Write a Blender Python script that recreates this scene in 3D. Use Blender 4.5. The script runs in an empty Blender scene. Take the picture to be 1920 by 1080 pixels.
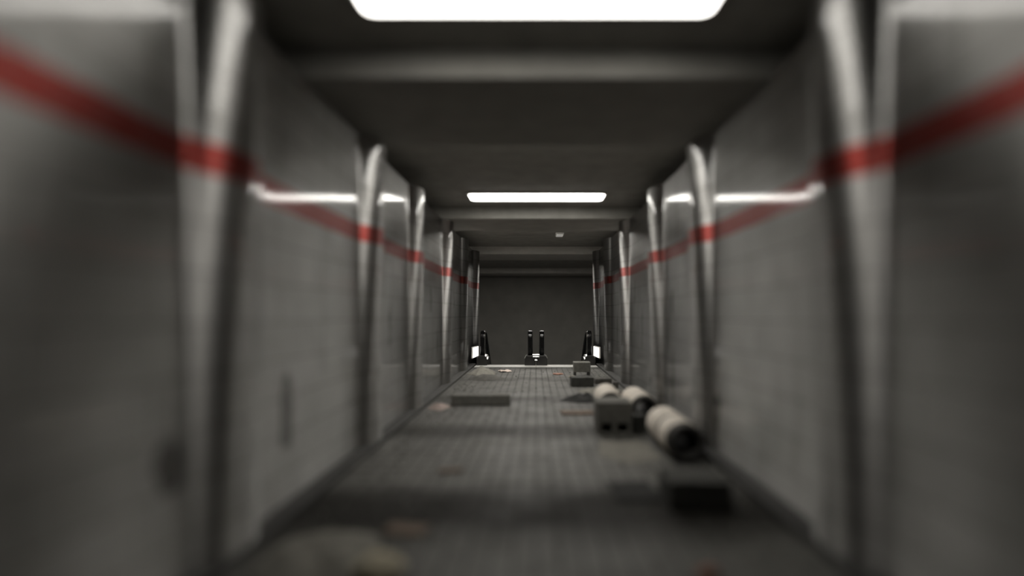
import bpy, bmesh, math, random
from mathutils import Vector, noise
R = random.Random(7)
S = bpy.context.scene
COL = S.collection
PI = math.pi

# ------------------------------------------------------------------ measurements (metres)
EYE = 1.47
HB = EYE + 1.925        # underside of the beams
HC = EYE + 2.17         # ceiling
Y0, YF, Y1 = -3.6, 15.5, 26.8   # back of the tunnel, end of the floor, end wall

# ------------------------------------------------------------------ helpers
def link(name, bm, mat, parent=None, smooth=False, bevel=0.0, seg=2):
    bmesh.ops.recalc_face_normals(bm, faces=bm.faces[:])
    me = bpy.data.meshes.new(name)
    bm.to_mesh(me); bm.free()
    for m in (mat if isinstance(mat, (list, tuple)) else [mat]):
        me.materials.append(m)
    if smooth:
        for p in me.polygons: p.use_smooth = True
    o = bpy.data.objects.new(name, me)
    COL.objects.link(o)
    if parent: o.parent = parent
    if bevel:
        b = o.modifiers.new('bevel', 'BEVEL'); b.width = bevel; b.segments = seg
        b.limit_method = 'ANGLE'; b.angle_limit = math.radians(35)
    return o

def tag(o, label, cat, group=None, kind=None):
    o['label'] = label; o['category'] = cat
    if group: o['group'] = group
    if kind: o['kind'] = kind
    return o

def empty(name, loc, rz=0.0):
    o = bpy.data.objects.new(name, None); COL.objects.link(o)
    o.location = loc; o.rotation_euler = (0, 0, rz); o.empty_display_size = .1
    return o

def struct(o):
    o['kind'] = 'structure'; return o

def box(bm, x0, x1, y0, y1, z0, z1):
    v = [bm.verts.new((x, y, z)) for x in (x0, x1) for y in (y0, y1) for z in (z0, z1)]
    for f in ((0, 1, 3, 2), (4, 6, 7, 5), (0, 4, 5, 1), (2, 3, 7, 6), (0, 2, 6, 4), (1, 5, 7, 3)):
        bm.faces.new([v[i] for i in f])
    return bm

def sweep(bm, rings, closed=True, caps=True):
    vs = [[bm.verts.new(p) for p in r] for r in rings]
    n = len(rings[0])
    for a, b in zip(vs, vs[1:]):
        for i in range(n if closed else n - 1):
            j = (i + 1) % n
            bm.faces.new((a[i], a[j], b[j], b[i]))
    if caps and closed:
        bm.faces.new(vs[0]); bm.faces.new(vs[-1][::-1])
    return bm

def rounded_rect(w, d, r, n=6):
    pts = []
    for cx, cy, a0 in ((w/2-r, d/2-r, 0), (-w/2+r, d/2-r, PI/2), (-w/2+r, -d/2+r, PI), (w/2-r, -d/2+r, 1.5*PI)):
        for k in range(n + 1):
            a = a0 + PI/2*k/n
            pts.append((cx + r*math.cos(a), cy + r*math.sin(a)))
    return pts

# ------------------------------------------------------------------ materials
def mat(name):
    m = bpy.data.materials.new(name); m.use_nodes = True
    nt = m.node_tree
    return m, nt, nt.nodes['Principled BSDF'], nt.nodes, nt.links

def mixc(N, L, fac, a, b, mode='MIX'):
    n = N.new('ShaderNodeMix'); n.data_type = 'RGBA'; n.blend_type = mode
    for sock, val in ((n.inputs[0], fac), (n.inputs[6], a), (n.inputs[7], b)):
        if hasattr(val, 'is_linked'): L.new(val, sock)
        elif isinstance(val, (int, float)): sock.default_value = val
        else: sock.default_value = (*val, 1)
    return n.outputs[2]

def math_(N, L, op, a, b=None, c=None):
    n = N.new('ShaderNodeMath'); n.operation = op
    for s, v in zip(n.inputs, (a, b, c)):
        if v is None: continue
        if hasattr(v, 'is_linked'): L.new(v, s)
        else: s.default_value = v
    return n.outputs[0]

def maprange(N, L, v, a, b, c=0.0, d=1.0):
    n = N.new('ShaderNodeMapRange'); L.new(v, n.inputs[0])
    for i, x in zip((1, 2, 3, 4), (a, b, c, d)): n.inputs[i].default_value = x
    n.clamp = True
    return n.outputs[0]

def noise_(N, L, vec, scale, detail=4, rough=.55):
    n = N.new('ShaderNodeTexNoise'); n.inputs['Scale'].default_value = scale
    n.inputs['Detail'].default_value = detail; n.inputs['Roughness'].default_value = rough
    if vec is not None: L.new(vec, n.inputs['Vector'])
    return n.outputs['Fac']

def simple(name, col, rough=.6, metal=0.0, var=.25, scale=9.0, bump=.15, bscale=60, spec=.5):
    m, nt, P, N, L = mat(name)
    tc = N.new('ShaderNodeTexCoord').outputs['Object']
    f = noise_(N, L, tc, scale, 5)
    f = maprange(N, L, f, .3, .7)
    L.new(mixc(N, L, f, [c*(1-var) for c in col], [min(1, c*(1+var)) for c in col]), P.inputs['Base Color'])
    P.inputs['Roughness'].default_value = rough; P.inputs['Metallic'].default_value = metal
    P.inputs['Specular IOR Level'].default_value = spec
    if bump:
        b = N.new('ShaderNodeBump'); b.inputs['Strength'].default_value = bump; b.inputs['Distance'].default_value = .01
        L.new(noise_(N, L, tc, bscale, 4), b.inputs['Height']); L.new(b.outputs[0], P.inputs['Normal'])
    return m

def emitter(name, col, strength):
    m, nt, P, N, L = mat(name)
    P.inputs['Base Color'].default_value = (.8, .8, .78, 1)
    P.inputs['Emission Color'].default_value = (*col, 1)
    P.inputs['Emission Strength'].default_value = strength
    return m

ANI, MET, RGH = 1.0, 1.0, .50
WALL_MARKS = {'left': [(4.05, .75, .10, .34), (2.75, .70, .12, .16), (6.9, 1.3, .06, .3), (9.6, 1.75, .06, .26), (12.3, 1.9, .06, .35), (14.6, 1.3, .05, .45), (10.2, .9, .05, .3)],
              'right': [(5.55, .45, .10, .22), (7.35, .55, .09, .5), (7.4, 1.65, .07, .2), (9.5, 1.2, .07, .4), (10.2, 1.9, .05, .3), (12.4, 1.1, .06, .5), (14.7, 1.4, .06, .5)]}

def wall_material(side):
    """polished grey stone slabs with dark joints, one painted red line and a few dark chips"""
    m, nt, P, N, L = mat('polished_grey_slabs_' + side)
    tc = N.new('ShaderNodeTexCoord').outputs['Object']
    sp = N.new('ShaderNodeSeparateXYZ'); L.new(tc, sp.inputs[0])
    y, z = sp.outputs[1], sp.outputs[2]
    cb = N.new('ShaderNodeCombineXYZ'); L.new(y, cb.inputs[0]); L.new(z, cb.inputs[1])
    br = N.new('ShaderNodeTexBrick'); L.new(cb.outputs[0], br.inputs['Vector'])
    br.offset = .5; br.inputs['Scale'].default_value = 1
    br.inputs['Brick Width'].default_value = 1.31; br.inputs['Row Height'].default_value = .283
    br.inputs['Mortar Size'].default_value = .006; br.inputs['Mortar Smooth'].default_value = .3
    br.inputs['Color1'].default_value = (.39, .384, .372, 1); br.inputs['Color2'].default_value = (.33, .325, .314, 1)
    br.inputs['Mortar'].default_value = (.09, .087, .082, 1)
    blotch = maprange(N, L, noise_(N, L, tc, 2.2, 6, .6), .32, .70)
    base = mixc(N, L, math_(N, L, 'MULTIPLY', blotch, .45), br.outputs['Color'], (.16, .156, .148))
    speck = maprange(N, L, noise_(N, L, tc, 130, 3, .7), .35, .65)
    base = mixc(N, L, math_(N, L, 'MULTIPLY', speck, .20), base, (.40, .39, .38))
    # vertical run-off streaks
    mp = N.new('ShaderNodeMapping'); mp.inputs['Scale'].default_value = (1, 7, .45); L.new(tc, mp.inputs['Vector'])
    st = maprange(N, L, noise_(N, L, mp.outputs[0], 1.4, 5, .6), .56, .74)
    base = mixc(N, L, math_(N, L, 'MULTIPLY', st, .45), base, (.08, .077, .07))
    # red painted line
    wob = math_(N, L, 'MULTIPLY_ADD', noise_(N, L, tc, 3.0, 2), .02, -.01)
    zz = math_(N, L, 'ADD', z, wob)
    up = maprange(N, L, zz, EYE + .778, EYE + .785); dn = maprange(N, L, zz, EYE + .958, EYE + .965)
    band = math_(N, L, 'SUBTRACT', up, dn)
    wear = maprange(N, L, noise_(N, L, tc, 18, 5, .65), .3, .5, .72, 1.0)
    base = mixc(N, L, math_(N, L, 'MULTIPLY', band, wear), base, (.27, .040, .032))
    # chips and broken joints
    tot = None
    warp = N.new('ShaderNodeTexNoise'); warp.inputs['Scale'].default_value = 7; L.new(tc, warp.inputs['Vector'])
    ws = N.new('ShaderNodeSeparateColor'); L.new(warp.outputs['Color'], ws.inputs[0])
    yw = math_(N, L, 'MULTIPLY_ADD', ws.outputs[0], .16, y); zw = math_(N, L, 'MULTIPLY_ADD', ws.outputs[1], .2, z)
    for (cy, cz, ry, rz) in WALL_MARKS[side]:
        a = math_(N, L, 'MULTIPLY', math_(N, L, 'SUBTRACT', yw, cy + .08), 1/ry)
        b = math_(N, L, 'MULTIPLY', math_(N, L, 'SUBTRACT', zw, cz + .1), 1/rz)
        d = math_(N, L, 'ADD', math_(N, L, 'MULTIPLY', a, a), math_(N, L, 'MULTIPLY', b, b))
        k = maprange(N, L, d, .6, 1.15, 1, 0)
        tot = k if tot is None else math_(N, L, 'MAXIMUM', tot, k)
    base = mixc(N, L, math_(N, L, 'MULTIPLY', tot, .8), base, (.05, .047, .043))
    L.new(base, P.inputs['Base Color'])
    P.inputs['Roughness'].default_value = RGH
    P.inputs['Anisotropic'].default_value = ANI; P.inputs['Anisotropic Rotation'].default_value = .25
    P.inputs['Metallic'].default_value = MET
    tg = N.new('ShaderNodeTangent'); tg.direction_type = 'RADIAL'; tg.axis = 'Z'
    L.new(tg.outputs[0], P.inputs['Tangent'])
    P.inputs['Specular IOR Level'].default_value = .75
    P.inputs['Coat Weight'].default_value = .6
    P.inputs['Coat IOR'].default_value = 1.5
    P.inputs['Coat Roughness'].default_value = .09
    # grinding ripple + joints
    b = N.new('ShaderNodeBump'); b.inputs['Strength'].default_value = .10; b.inputs['Distance'].default_value = .01
    hgt = math_(N, L, 'MULTIPLY_ADD', noise_(N, L, tc, 22, 3), .6, math_(N, L, 'MULTIPLY', br.outputs['Fac'], -1.2))
    hgt = math_(N, L, 'MULTIPLY_ADD', tot, -.8, hgt)
    L.new(hgt, b.inputs['Height']); L.new(b.outputs[0], P.inputs['Normal'])
    b2 = N.new('ShaderNodeBump'); b2.inputs['Strength'].default_value = .05; b2.inputs['Distance'].default_value = .01
    L.new(hgt, b2.inputs['Height']); L.new(b2.outputs[0], P.inputs['Coat Normal'])
    return m

def floor_material():
    m, nt, P, N, L = mat('small_grey_paving')
    tc = N.new('ShaderNodeTexCoord').outputs['Object']
    sp = N.new('ShaderNodeSeparateXYZ'); L.new(tc, sp.inputs[0])
    br = N.new('ShaderNodeTexBrick'); L.new(tc, br.inputs['Vector'])
    br.offset = 0.0; br.inputs['Scale'].default_value = 1
    br.inputs['Brick Width'].default_value = .14; br.inputs['Row Height'].default_value = .21
    br.inputs['Mortar Size'].default_value = .014; br.inputs['Mortar Smooth'].default_value = .5
    br.inputs['Color1'].default_value = (.108, .106, .096, 1); br.inputs['Color2'].default_value = (.082, .080, .072, 1)
    br.inputs['Mortar'].default_value = (.022, .021, .018, 1)
    dust = maprange(N, L, noise_(N, L, tc, 1.1, 6, .62), .46, .66)
    base = mixc(N, L, math_(N, L, 'MULTIPLY', dust, .40), br.outputs['Color'], (.100, .097, .085))
    dirt = maprange(N, L, noise_(N, L, tc, 3.1, 6, .65), .52, .70)
    base = mixc(N, L, math_(N, L, 'MULTIPLY', dirt, .55), base, (.034, .032, .027))
    # bands of shade across the passage painted into the paving colour, noise-ragged edges
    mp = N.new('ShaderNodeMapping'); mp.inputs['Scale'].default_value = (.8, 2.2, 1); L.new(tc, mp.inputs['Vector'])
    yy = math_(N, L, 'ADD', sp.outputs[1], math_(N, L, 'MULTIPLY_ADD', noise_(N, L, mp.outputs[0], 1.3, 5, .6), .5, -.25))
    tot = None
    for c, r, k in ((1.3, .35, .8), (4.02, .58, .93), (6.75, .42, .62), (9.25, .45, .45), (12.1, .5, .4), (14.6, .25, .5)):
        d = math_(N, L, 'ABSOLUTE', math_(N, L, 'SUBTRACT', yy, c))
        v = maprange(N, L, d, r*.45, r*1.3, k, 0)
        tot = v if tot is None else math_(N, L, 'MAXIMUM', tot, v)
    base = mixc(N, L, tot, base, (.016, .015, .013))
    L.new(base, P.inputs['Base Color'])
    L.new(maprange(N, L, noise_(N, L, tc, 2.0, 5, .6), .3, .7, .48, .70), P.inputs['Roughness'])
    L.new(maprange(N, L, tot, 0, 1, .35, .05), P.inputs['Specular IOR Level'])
    b = N.new('ShaderNodeBump'); b.inputs['Strength'].default_value = .6; b.inputs['Distance'].default_value = .012
    h = math_(N, L, 'MULTIPLY_ADD', noise_(N, L, tc, 40, 4), .5, math_(N, L, 'MULTIPLY', br.outputs['Fac'], -1.0))
    L.new(h, b.inputs['Height']); L.new(b.outputs[0], P.inputs['Normal'])
    return m

M = {
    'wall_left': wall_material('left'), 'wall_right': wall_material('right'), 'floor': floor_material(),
    'ceiling': simple('dark_ceiling_paint', (.28, .272, .248), .75, var=.15, scale=3, bump=.08),
    'beam': simple('grey_beam_paint', (.26, .253, .230), .7, var=.12, scale=3, bump=.08),
    'painted_lit_beam': simple('painted_lit_beam_grey', (.46, .45, .42), .7, var=.10, scale=3, bump=.08),  # lighter copy of the beam colour, light on the far beams painted in
    'plaster': simple('upper_wall_paint', (.16, .156, .146), .7, var=.15, scale=4),
    'end': simple('end_wall_render', (.215, .208, .190), .8, var=.10, scale=1.5),
    'skirting': simple('dark_skirting', (.030, .029, .027), .7),
    'concrete': simple('block_concrete', (.13, .127, .113), .85, var=.2, scale=12, bump=.3),
    'dark_concrete': simple('dirty_concrete', (.036, .036, .031), .85, var=.25, scale=10, bump=.3),
    'black': simple('black_plastic', (.010, .010, .009), .9, bump=.2, bscale=14),
    'cream': simple('cream_wrap', (.60, .55, .48), .75, var=.10, scale=6, bump=.2, bscale=30),
    'pipe': simple('dark_pipe', (.035, .033, .030), .7, var=.3),
    'sand': simple('grey_sand', (.17, .163, .14), .95, var=.25, scale=14, bump=.5, bscale=120),
    'rubble': simple('dark_rubble', (.060, .057, .050), .9, var=.4, scale=12, bump=.5),
    'pink': simple('pinkish_plaster', (.30, .24, .215), .9, var=.2),
    'plank': simple('brown_board', (.12, .085, .062), .8, var=.3, scale=5),
    'yellow': simple('pale_stone', (.40, .36, .27), .9, var=.2),
    'brick': simple('red_brick', (.26, .14, .10), .9, var=.3),
    'paper': simple('crumpled_paper', (.62, .52, .46), .8, var=.1),
    'rubber': simple('handrail_rubber', (.004, .004, .004), .2, bump=0, spec=.35),
    'deck': simple('dark_deck_metal', (.020, .019, .018), .35, .3, bump=0),
    'steel': simple('brushed_steel', (.55, .54, .51), .28, 1.0, var=.06, bump=0),
    'chrome': simple('bright_trim_metal', (.80, .79, .76), .30, 1.0, var=.04, bump=0),
    'plate': simple('landing_plate_metal', (.62, .61, .58), .5, .3, var=.1, bump=.1),
    'housing': simple('lamp_housing', (.55, .54, .52), .5, bump=0),
    'tube': emitter('lit_diffuser', (1.0, .965, .90), 15.0),
    'weak_tube': emitter('lit_diffuser_aged', (1.0, .965, .90), 8.5),
    'added_tube': emitter('lit_diffuser_added', (1.0, .965, .90), 28),  # stronger glow, used by the added hidden panels only
    'lamp': emitter('lit_wall_lens', (1.0, .97, .92), 1.4),
    'dimlamp': emitter('dim_lens', (1.0, .97, .90), .22),
}
g, nt, P, N, L = mat('smoked_glass')
P.inputs['Base Color'].default_value = (.05, .05, .048, 1); P.inputs['Roughness'].default_value = .06
P.inputs['Transmission Weight'].default_value = .85
M['glass'] = g

# ------------------------------------------------------------------ the setting
PIERS = [-4.78, -2.16, .46, 3.27, 6.05, 8.25, 11.1, 13.65, 16.3, 19.0]
HALL = 16.72            # past this the walls step back around the escalators
AMP, VAL, LEAN = .165, 1.890, .035
W1, W2, W3 = .41, .90, .97
def bulge(y):
    """round pilasters on a soft swell of the wall, their backs a little steeper than their fronts"""
    b = 0.0
    for p in PIERS:
        t = (y - p)/(W1 if y < p else .33)
        u = (y - p)/(1.15 if y < p else .60)
        v = 0.0
        if abs(t) < 1: v += W2*(1 - t*t)**W3
        if abs(u) < 1: v += (1 - W2)*(.5 + .5*math.cos(PI*u))
        b = max(b, v)
    return b
def half_width(y, z):
    k = min(1, max(0, z/HB))
    w = VAL - (AMP - LEAN + LEAN*k)*bulge(y)
    if y > HALL: w += min(1, (y - HALL)/.12)*1.5
    return w

def xo(y): return 1.6 if y > HALL else 0.0

def wall(side, s, m):
    bm = bmesh.new()
    levels = [-7, -.02] + [HB*i/10 for i in range(0, 11)]
    ny = int((Y1 + .1 - Y0)/.035)
    rings = []
    for i in range(ny + 1):
        y = Y0 + (Y1 + .1 - Y0)*i/ny
        r = [(s*half_width(y, z), y, z) for z in levels]
        rings.append(r)
    sweep(bm, rings, closed=False)
    for f in bm.faces: f.smooth = True
    # ledge above the slabs, upper wall and rear of the wall
    vs = []
    for i in range(ny + 1):
        y = Y0 + (Y1 + .1 - Y0)*i/ny
        vs.append([bm.verts.new((s*x, y, z)) for x, z in ((half_width(y, HB), HB), (2.12 + xo(y), HB), (2.12 + xo(y), HC), (2.4 + xo(y), HC), (2.4 + xo(y), -7))])
    for a, b in zip(vs, vs[1:]):
        for k in range(4):
            f = bm.faces.new((a[k], a[k+1], b[k+1], b[k])); f.material_index = 1
    o = link('wall_' + side, bm, [m, M['plaster']])
    return struct(o)

wall('left', -1, M['wall_left'])
wall('right', 1, M['wall_right'])

for side, s in (('left', -1), ('right', 1)):
    bm = bmesh.new()
    rings = []
    n = 560
    for i in range(n + 1):
        y = Y0 + (YF - Y0)*i/n
        w = max(1.77, half_width(y, .05) + .004)
        rings.append([(s*1.745, y, 0), (s*1.745, y, .050), (s*1.755, y, .058), (s*w, y, .058), (s*w, y, 0)])
    sweep(bm, rings)
    struct(link('baseboard_' + side, bm, M['skirting']))

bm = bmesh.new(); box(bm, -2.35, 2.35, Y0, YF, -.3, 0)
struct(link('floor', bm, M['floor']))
bm = bmesh.new(); box(bm, -4.0, 4.0, Y0 - .3, Y1 + .3, HC, HC + .25)
ceil = struct(link('ceiling', bm, M['ceiling']))
for (a, b) in ((-3.3, -1.6), (4.34, 6.1), (10.72, 12.25), (17.0, 18.9), (24.9, 26.6)):
    bm = bmesh.new(); w = 3.7 if a > HALL else 2.118
    box(bm, -w, w, a, b, HB + .002, HC + .01)
    link('beam', bm, M['painted_lit_beam' if a > 16 else 'beam'], ceil, bevel=.015)
bm = bmesh.new(); box(bm, -4, 4, Y1, Y1 + .3, -7, HC)
struct(link('wall_end', bm, M['end']))
bm = bmesh.new(); box(bm, -2.4, 2.4, Y0 - .3, Y0, -.3, HC)
struct(link('wall_back', bm, M['end']))
bm = bmesh.new(); box(bm, -4, 4, YF + .1, Y1, -7.3, -7.0)
struct(link('floor_lower', bm, M['end']))

# ------------------------------------------------------------------ lights on the ceiling
def ceiling_light(y, label, hw=1.22, d=.54, tube='tube'):
    t = empty('ceiling_light', (.012, y, HC))
    tag(t, label, 'ceiling light', 'long ceiling lights along the underpass')
    bm = bmesh.new()
    p = rounded_rect(hw*2 + .06, d + .06, .09); q = rounded_rect(hw*2, d, .08)
    sweep(bm, [[(x, yy, 0.004) for x, yy in p], [(x, yy, -.03) for x, yy in p], [(x, yy, -.034) for x, yy in q], [(x, yy, 0.0) for x, yy in q]], caps=True)
    link('housing', bm, M['housing'], t)
    bm = bmesh.new()
    q2 = rounded_rect(hw*2 - .02, d - .02, .08)
    sweep(bm, [[(x, yy, -.005) for x, yy in q], [(x, yy, -.037) for x, yy in q], [(x*.998, yy*.97, -.044) for x, yy in q2]])
    link('diffuser', bm, M[tube], t)
    return t
ceiling_light(3.52, 'large lit ceiling panel in the nearest bay, cut by the top edge', tube='weak_tube')
ceiling_light(6.40, 'lit ceiling panel tucked directly behind the nearest beam')
ceiling_light(9.72, 'lit ceiling panel seen whole in front of the second beam')
ceiling_light(12.55, 'lit ceiling panel tucked directly behind the second beam')
ceiling_light(13.14, 'added unseen light panel just past the one tucked behind the second beam', tube='added_tube')  # extra lamp added out of sight to brighten the far pilasters and third beam
ceiling_light(19.3, 'lit ceiling panel above the escalators directly behind the third beam')
ceiling_light(20.1, 'added unseen light panel above the escalators, farthest from the third beam', tube='added_tube')  # hidden lamp added to lift the end wall and the last beam

t = empty('ceiling_lamp', (.63, 14.3, HC))
tag(t, 'small dim rectangular lamp alone on the ceiling past the second beam', 'lamp')
bm = bmesh.new(); box(bm, -.11, .11, -.2, .2, -.045, .004); link('housing', bm, M['housing'], t, bevel=.01)
bm = bmesh.new(); box(bm, -.09, .09, -.18, .18, -.06, -.046); link('lens', bm, M['dimlamp'], t, bevel=.006)

# ------------------------------------------------------------------ escalators going down at the end
def incline(y):                # drop of the truss along the way down
    a = 15.86
    if y < a: return 0.0
    if y < a + .5: return -.7*(y - a)**2/1.0
    return -.7*(y - a - .25)
YS = [15.35, 15.6, 15.86, 15.95, 16.05, 16.2, 16.35, 16.55, 16.75, 16.95, 18, 20, 22, 24, 26.2]

def escalator(cx, label):
    t = empty('escalator', (cx, 15.35, 0))
    tag(t, label, 'escalator', 'pair of escalators at the end of the underpass')
    oy = -15.35
    for s in (-1, 1):
        x = s*.695
        # deck: dark skirted base with sloping shoulders
        prof = ((-.155, 0), (-.155, .20), (-.10, .29), (.10, .29), (.155, .20), (.155, 0))
        bm = bmesh.new()
        sweep(bm, [[(x + px, y + oy, pz + incline(y)) for px, pz in prof] for y in YS])
        dk = link('deck', bm, M['deck'], t, bevel=.012)
        bm = bmesh.new()   # bright strips along the inner shoulder
        q = ((.106, .293), (.128, .257), (.132, .259), (.110, .295))
        sweep(bm, [[(x - s*px, y + oy, pz + incline(y)) for px, pz in q] for y in YS])
        link('edge_trim', bm, M['plate'], dk)
        bm = bmesh.new()
        q = ((.140, .237), (.157, .208), (.161, .210), (.144, .239))
        sweep(bm, [[(x - s*px, y + oy, pz + incline(y)) for px, pz in q] for y in YS])
        link('edge_trim', bm, M['plate'], dk)
        if s*cx > 0:
            for (u0, u1) in ((.10, .42), (.62, 1.0)):
                bm = bmesh.new()
                q = [(.09 + .085*u, .30 - .045*u - (.05 if u0 > .5 else 0)) for u in (u0, u1)]
                r0 = []; r1 = []
                for (yy, dz) in ((-.03, -.012), (.10, .032)):
                    r = [(x - s*q[0][0], yy, q[0][1] + dz), (x - s*q[1][0], yy, q[1][1] + dz), (x - s*q[1][0], yy, q[1][1] + dz - .02), (x - s*q[0][0], yy, q[0][1] + dz - .02)]
                    r0.append(r)
                sweep(bm, r0)
                link('shoulder_cap', bm, M['chrome'], dk)
        # glass balustrade
        bm = bmesh.new()
        ys = [15.64, 15.70, 15.80] + [y for y in YS if y > 15.9]
        top = lambda y: .93 + incline(y) - (0.0 if y > 15.78 else (.16 if y < 15.66 else .05))
        sweep(bm, [[(x - .008, y + oy, .28 + incline(y)), (x + .008, y + oy, .28 + incline(y)), (x + .008, y + oy, top(y)), (x - .008, y + oy, top(y))] for y in ys])
        link('balustrade', bm, M['glass'], t)
        # handrail: up the newel, round the top and away down the slope
        path = [(15.56, .285), (15.56, .5), (15.56, .80)]
        for k in range(1, 9):
            a = PI - PI/2*k/8
            path.append((15.74 + .18*math.cos(a), .80 + .17*math.sin(a)))
        path += [(y, .97 + incline(y)) for y in (15.86, 15.95, 16.05, 16.2, 16.35, 16.55, 16.75, 16.95, 18, 20, 22, 24, 26.2)]
        sec = rounded_rect(.135, .06, .028, 4)
        rings = []
        for i, (y, z) in enumerate(path):
            a = path[max(0, i-1)]; b = path[min(len(path)-1, i+1)]
            ty, tz = b[0]-a[0], b[1]-a[1]; l = math.hypot(ty, tz); ty /= l; tz /= l
            rings.append([(x + px, y + oy - tz*pz, z + ty*pz) for px, pz in sec])
        bm = bmesh.new(); sweep(bm, rings)
        hr = link('handrail', bm, M['rubber'], t, smooth=True)
        # thin bright guide rail on the inner side of the newel
        if s*cx < 0: continue
        bm = bmesh.new()
        xi = x - s*.072
        sweep(bm, [[(xi - .004, y + oy, z), (xi + .004, y + oy, z), (xi + .004, y + oy + .02, z - .02), (xi - .004, y + oy + .02, z - .02)] for y, z in path])
        link('guide_rail', bm, M['steel'], hr)
    # steps
    bm = bmesh.new()
    pr = []
    y, z = 15.56, -.06
    for k in range(26):
        pr += [(y, z), (y + .38, z)]
        y += .38; z -= .22
    low = [(y, z - .35), (15.56, -.5)]
    pts = pr + low
    a = [bm.verts.new((-.52, yy + oy, zz)) for yy, zz in pts]; b = [bm.verts.new((.52, yy + oy, zz)) for yy, zz in pts]
    n = len(pts)
    for i in range(n): bm.faces.new((a[i], a[(i+1) % n], b[(i+1) % n], b[i]))
    bm.faces.new(a); bm.faces.new(b[::-1])
    link('steps', bm, M['deck'], t)
    # comb plate, level with the floor
    bm = bmesh.new(); box(bm, -.862, .862, 14.9 + oy, 15.53 + oy, 0.0, .012)
    link('comb_plate', bm, M['plate'], t, bevel=.004)
    return t
e1 = escalator(-.866, 'left escalator going down, beside the left wall lamp')
e2 = escalator(.866, 'right escalator going down, behind the small grey stool')
def tilted_plate(name, hw, y0, z0, ln):
    bm = bmesh.new(); dz = ln*math.tan(math.radians(18.5))
    sweep(bm, [[(.866 - hw, y, z), (.866 + hw, y, z), (.866 + hw, y, z - .012), (.866 - hw, y, z - .012)] for y, z in ((y0, z0), (y0 + ln, z0 + dz))])
    link(name, bm, M['chrome'], e1)
tilted_plate('deck_cover', .098, .01, .308, .065)
tilted_plate('deck_lip', .090, -.08, .262, .045)
tilted_plate('deck_screw_plate', .034, -.10, .165, .06)

for s, nm in ((-1, 'left'), (1, 'right')):
    t = empty('wall_lamp', (s*1.812, 15.55, .22), s*math.radians(4.5))
    tag(t, f'glaring white lamp low on the {nm} wall beside the escalator handrail', 'lamp', None)
    bm = bmesh.new(); box(bm, min(-s*.010, -s*.05), max(-s*.010, -s*.05), -.42, .42, 0, .33)
    link('housing', bm, M['housing'], t, bevel=.015)
    bm = bmesh.new(); box(bm, min(-s*.051, -s*.066), max(-s*.051, -s*.066), -.40, .40, .02, .31)
    link('lens', bm, M['lamp'], t, bevel=.01)

# ------------------------------------------------------------------ pipes by the right wall
def pipe(x, y0, y1, r, label, bands, tilt=0.0):
    t = empty('pipe', (x, y0, 0), tilt)
    tag(t, label, 'pipe', 'cream wrapped pipes along the right wall')
    n = 40
    ri = r*.66
    ln = y1 - y0
    circ = lambda rr, yy: [(rr*math.cos(2*PI*k/n), yy, r + .012 + rr*math.sin(2*PI*k/n)) for k in range(n)]
    bm = bmesh.new()
    rings = [circ(ri, ln), circ(ri + .012, ln + .0), circ(r - .01, ln), circ(r, ln - .012), circ(r, .012), circ(r - .01, 0), circ(ri + .01, 0), circ(ri, .015), circ(ri, ln)]
    sweep(bm, rings, caps=False)
    bmesh.ops.remove_doubles(bm, verts=bm.verts, dist=1e-5)
    link('shell', bm, M['pipe'], t, smooth=True)
    for a, b in bands:
        bm = bmesh.new()
        w = [circ(r + .002, a), circ(r + .010, a + .008), circ(r + .0115, (a + b)/2), circ(r + .010, b - .008), circ(r + .002, b)]
        sweep(bm, w, caps=False)
        o = link('wrap', bm, M['cream'], t, smooth=True)
    return t
pipe(1.50, 5.28, 6.36, .182, 'nearest cream banded pipe with a dark open end by the right wall', [(.15, .50), (.58, 1.05)])
pipe(1.475, 7.18, 8.1, .180, 'shorter cream pipe by the right wall, farther than the largest one', [(.10, .90)])
pipe(1.06, 7.55, 8.5, .178, 'cream pipe whose round top shows behind the two-holed block', [(.02, .92)], -.05)

# ------------------------------------------------------------------ blocks
def block(name, label, cat, x, y, w, d, h, m, rz=0.0, group=None, rough=.006):
    bm = bmesh.new()
    box(bm, -w/2, w/2, -d/2, d/2, 0, h)
    bmesh.ops.subdivide_edges(bm, edges=bm.edges[:], cuts=4, use_grid_fill=True)
    for v in bm.verts:
        nz = noise.noise_vector(v.co*7 + Vector((x*3, y, 0)))
        v.co.x += nz.x*rough; v.co.y += nz.y*rough
        if v.co.z > .01: v.co.z += nz.z*rough
    o = link(name, bm, m, bevel=.012)
    o.location = (x, y, 0); o.rotation_euler = (0, 0, rz)
    return tag(o, label, cat, group)

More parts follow.
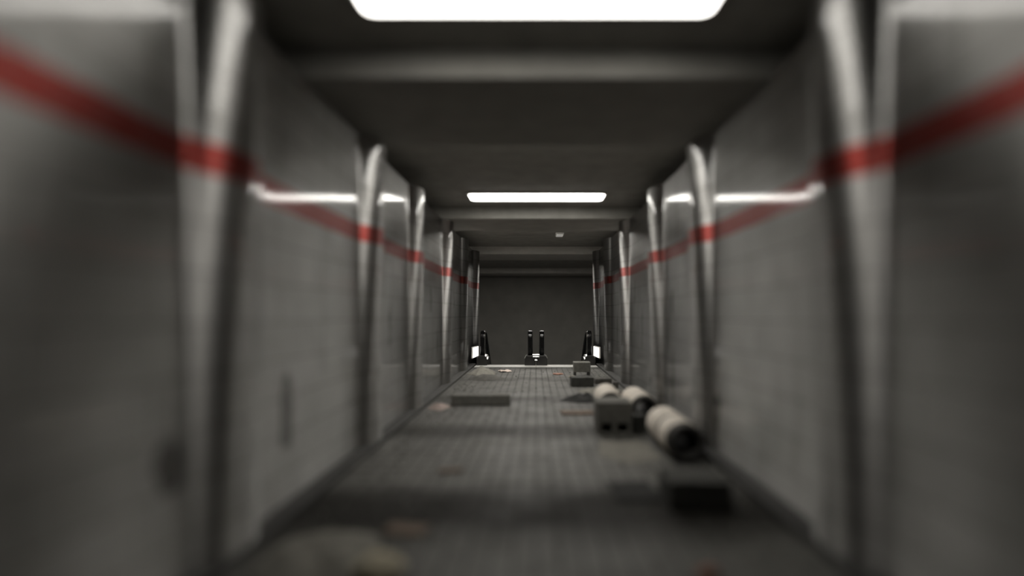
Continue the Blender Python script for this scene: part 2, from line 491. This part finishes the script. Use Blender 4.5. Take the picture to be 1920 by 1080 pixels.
# block with two square pockets through its foot
def pocket_block(x, y):
    t = empty('concrete_block', (x, y, 0))
    tag(t, 'grey concrete block with two square holes at its foot', 'block')
    w, d, h = .43, .42, .40
    hx, hw_, z0, z1 = .098, .065, .025, .135
    bm = bmesh.new()
    xs = [-w/2, -hx - hw_, -hx + hw_, hx - hw_, hx + hw_, w/2]; zs = [0, z0, z1, h]
    grid = {}
    for side, yy in enumerate((-d/2, d/2)):
        for i, X in enumerate(xs):
            for j, Z in enumerate(zs): grid[side, i, j] = bm.verts.new((X, yy, Z))
    holes = {(1, 1), (3, 1)}
    for i in range(5):
        for j in range(3):
            c = [(i, j), (i+1, j), (i+1, j+1), (i, j+1)]
            if (i, j) in holes:
                for a, b in zip(c, c[1:] + c[:1]):
                    bm.faces.new((grid[0, *a], grid[0, *b], grid[1, *b], grid[1, *a]))
            else:
                for side in (0, 1): bm.faces.new([grid[side, *p] for p in c])
    for i in range(5):
        for j in (0, 3): bm.faces.new((grid[0, i, j], grid[0, i+1, j], grid[1, i+1, j], grid[1, i, j]))
    for j in range(3):
        for i in (0, 5): bm.faces.new((grid[0, i, j], grid[0, i, j+1], grid[1, i, j+1], grid[1, i, j]))
    link('body', bm, M['concrete'], t, bevel=.01)
    bm = bmesh.new(); box(bm, -w/2 + .01, w/2 - .01, d/2 - .10, d/2 - .085, .02, h - .1)
    link('back_plate', bm, M['black'], t)
pocket_block(.965, 6.74)
block('small_block', 'small dark block between the two-holed block and the nearest pipe', 'block', 1.285, 6.72, .15, .18, .22, M['dark_concrete'], .1)
block('kerb_block', 'long low concrete kerb lying across the paving near the left wall', 'kerb', -.90, 8.75, .95, .22, .165, M['concrete'], .02)
block('dark_block', 'dark square block nearest the viewer by the right wall', 'block', 1.235, 4.18, .46, .42, .22, M['dark_concrete'], -.02)
block('low_block', 'dark grey low block lying between the grey stool and the cream pipes', 'block', .945, 11.05, .46, .35, .19, M['dark_concrete'], .03)
block('debris_slab', 'dark slab lying flat against the right wall beside the low block', 'slab', 1.42, 11.45, .36, .3, .11, M['rubble'], .1)
block('brick', 'dark broken brick leaning at the foot of the right wall', 'brick', 1.60, 10.75, .11, .2, .12, M['rubble'], -.2)

# low stool before the right escalator
t = empty('stool', (1.10, 12.85, 0))
tag(t, 'small grey box stool on short legs before the right escalator', 'stool')
bm = bmesh.new(); box(bm, -.20, .20, -.16, .16, .10, .335); link('seat_box', bm, M['concrete'], t, bevel=.012)
for a in (-1, 1):
    for b in (-1, 1):
        bm = bmesh.new(); box(bm, a*.165 - .025, a*.165 + .025, b*.125 - .025, b*.125 + .025, 0, .10)
        link('leg', bm, M['skirting'], t)

# ------------------------------------------------------------------ loose stuff on the floor
def mound(name, label, cat, x, y, rx, ry, h, m, seed, edge=.25, rz=0.0, kind=None, lump=.5):
    bm = bmesh.new()
    n, k = 44, 14
    off = Vector((seed*3.7, seed*1.3, 0))
    top = bm.verts.new((0, 0, h))
    prev = None
    for i in range(1, k + 1):
        ring = []
        for j in range(n):
            a = 2*PI*j/n
            e = 1 + edge*noise.noise(Vector((math.cos(a)*1.5, math.sin(a)*1.5, 0)) + off)
            r = i/k
            px, py = r*e*rx*math.cos(a), r*e*ry*math.sin(a)
            z = h*(1 - r*r)**1.3*(1 + lump*noise.noise(Vector((px*6, py*6, 1)) + off)) + .012*noise.noise(Vector((px*25, py*25, 3)) + off)*(1 - r)
            ring.append(bm.verts.new((px, py, max(.002, z) if i < k else -.004)))
        for j in range(n):
            q = (j + 1) % n
            if prev is None: bm.faces.new((top, ring[j], ring[q]))
            else: bm.faces.new((prev[j], ring[j], ring[q], prev[q]))
        prev = ring
    bm.faces.new(prev[::-1])
    o = link(name, bm, m, smooth=True)
    o.location = (x, y, 0.002); o.rotation_euler = (0, 0, rz)
    return tag(o, label, cat, None, kind)

mound('sand_heap', 'pale grey sand heap at the foot of the left wall near the escalators', 'sand heap', -1.33, 13.3, .36, .5, .15, M['sand'], 1)
mound('rubble_heap', 'dark low rubble heap in front of the far left sand heap', 'rubble heap', -1.15, 12.2, .42, .35, .10, M['rubble'], 2)
mound('sand_strip', 'pale sand strip spread between the low block and the cream pipes', 'sand', 1.28, 10.25, .48, .35, .06, M['sand'], 3)
mound('rag_heap', 'black crumpled rag heap left of the cream pipe tops', 'rag', .78, 9.2, .36, .30, .10, M['black'], 4, lump=.9)
mound('spoil_heap', 'dull grey spoil heap nearest the viewer by the left wall', 'spoil heap', -1.32, 3.22, .36, .42, .10, M['sand'], 5)
mound('plaster_debris', 'pinkish plaster debris in the gap between kerb and left wall', 'debris', -1.535, 8.45, .17, .26, .06, M['pink'], 6)
mound('sand_patch', 'thin grey sand patch beside the two-holed block and nearest pipe', 'sand', .98, 5.75, .34, .5, .025, M['sand'], 8)

def sheet(name, label, cat, x, y, w, d, m, rz, th=.014, seed=0, wav=.02):
    bm = bmesh.new()
    nx, ny = 14, 10
    tops = []; bots = []
    for i in range(nx + 1):
        for j in range(ny + 1):
            px, py = (i/nx - .5)*w, (j/ny - .5)*d
            z = abs(noise.noise(Vector((px*5 + seed, py*5, seed))))*wav + .003
            tops.append(bm.verts.new((px, py, z + th))); bots.append(bm.verts.new((px, py, z)))
    ix = lambda i, j: i*(ny + 1) + j
    for i in range(nx):
        for j in range(ny):
            q = [ix(i, j), ix(i+1, j), ix(i+1, j+1), ix(i, j+1)]
            bm.faces.new([tops[k] for k in q]); bm.faces.new([bots[k] for k in q[::-1]])
    rim = [ix(i, 0) for i in range(nx + 1)] + [ix(nx, j) for j in range(1, ny + 1)] + [ix(i, ny) for i in range(nx - 1, -1, -1)] + [ix(0, j) for j in range(ny - 1, 0, -1)]
    for a, b in zip(rim, rim[1:] + rim[:1]): bm.faces.new((tops[a], tops[b], bots[b], bots[a]))
    o = link(name, bm, m, smooth=True)
    o.location = (x, y, .002); o.rotation_euler = (0, 0, rz)
    return tag(o, label, cat)
sheet('board', 'thin brown board lying flat left of the two-holed block', 'board', .62, 7.95, .50, .30, M['plank'], .06, .016, 1, .004)
sheet('plastic_sheet', 'black plastic sheet on the paving beside the dark square block', 'sheet', .81, 4.42, .36, .50, M['black'], .05, .005, 2, .03)
sheet('wood_scrap', 'reddish brown wood scrap beside the pale stone and spoil heap', 'scrap', -.88, 3.62, .28, .17, M['plank'], -.15, .014, 3, .006)
sheet('paper_scrap', 'pale pinkish paper scrap at the edge of the far sand heap', 'paper', -.80, 13.75, .30, .34, M['paper'], .3, .006, 4, .07)
sheet('wooden_chip', 'small dark wooden chip alone on the open paving, left side', 'scrap', -.80, 5.0, .22, .10, M['plank'], .2, .012, 5, .004)

def rock(name, label, cat, x, y, sx, sy, sz, m, seed, rz=0):
    bm = bmesh.new()
    bmesh.ops.create_icosphere(bm, subdivisions=3, radius=1)
    for v in bm.verts:
        d = 1 + .28*noise.noise(v.co*1.6 + Vector((seed*5, 0, 0))) + .08*noise.noise(v.co*5 + Vector((0, seed, 0)))
        v.co = Vector((v.co.x*d*sx, v.co.y*d*sy, max(-.75, v.co.z*d)*sz))
    lo = min(v.co.z for v in bm.verts)
    for v in bm.verts: v.co.z -= lo
    o = link(name, bm, m)
    o.location = (x, y, .001); o.rotation_euler = (0, 0, rz)
    return tag(o, label, cat)
rock('stone', 'pale yellowish stone at the right edge of the nearest spoil heap', 'stone', -.88, 3.0, .13, .12, .07, M['yellow'], 1)
rock('brick_piece', 'reddish brick piece alone on the near paving, right side', 'brick', .96, 2.98, .07, .05, .035, M['brick'], 2, .4)
rock('rubble_lump', 'dark lump lying against the right wall behind the cream pipes', 'rubble', 1.56, 9.3, .12, .16, .08, M['rubble'], 4)
rock('tile_piece', 'reddish tile piece flat on the far paving before the escalators', 'tile', .53, 13.1, .13, .12, .02, M['brick'], 5)
rock('plaster_piece', 'pale plaster piece just under the stool at its left', 'plaster', .86, 12.5, .10, .12, .025, M['yellow'], 6)

# grit nobody could count
bpy.context.view_layer.update()
KEEP = []
for o in list(COL.objects):
    r = o.parent or o
    if o.type == 'MESH' and r.get('category') and r['category'] != 'ceiling light':
        c = [o.matrix_world @ Vector(q) for q in o.bound_box]
        KEEP.append((min(q.x for q in c) - .04, max(q.x for q in c) + .04, min(q.y for q in c) - .04, max(q.y for q in c) + .04))
bm = bmesh.new()
for k in range(700):
    y = R.uniform(2.2, 14.7)
    e = R.random()
    x = (1.62 - abs(R.gauss(0, .28)))*(-1 if R.random() < .5 else 1) if e < .75 else R.uniform(-1.5, 1.5)
    if abs(x) > 1.62 or any(a0 < x < b0 and a1 < y < b1 for a0, b0, a1, b1 in KEEP): continue
    r = R.uniform(.006, .022)
    a = R.uniform(0, PI)
    pts = [(r*R.uniform(.7, 1.2)*math.cos(a + q*2*PI/5), r*R.uniform(.7, 1.2)*math.sin(a + q*2*PI/5)) for q in range(5)]
    base = [bm.verts.new((x + px, y + py, .0)) for px, py in pts]
    tp = [bm.verts.new((x + px*.6, y + py*.6, r*R.uniform(.6, 1))) for px, py in pts]
    for q in range(5): bm.faces.new((base[q], base[(q+1) % 5], tp[(q+1) % 5], tp[q]))
    bm.faces.new(tp)
tag(link('grit', bm, M['concrete']), 'fine grit and dust crumbs scattered over the paving', 'grit', None, 'stuff')

# ------------------------------------------------------------------ camera and view
cd = bpy.data.cameras.new('camera'); cam = bpy.data.objects.new('camera', cd); COL.objects.link(cam)
cam.location = (0, 0, EYE); cam.rotation_euler = (PI/2, 0, 0)
cd.sensor_width = 36; cd.lens = 18.75
cd.shift_x = -45/1920; cd.shift_y = 50/1920
cd.clip_start = .05; cd.clip_end = 100
cd.dof.use_dof = True; cd.dof.focus_distance = 16; cd.dof.aperture_fstop = 18.75/1000/.15
S.camera = cam

w = bpy.data.worlds.new('world'); S.world = w; w.use_nodes = True
w.node_tree.nodes['Background'].inputs[0].default_value = (0, 0, 0, 1)
S.view_settings.view_transform = 'Standard'; S.view_settings.look = 'None'
S.view_settings.gamma = 1; S.view_settings.use_curve_mapping = False
S.view_settings.exposure = -0.22
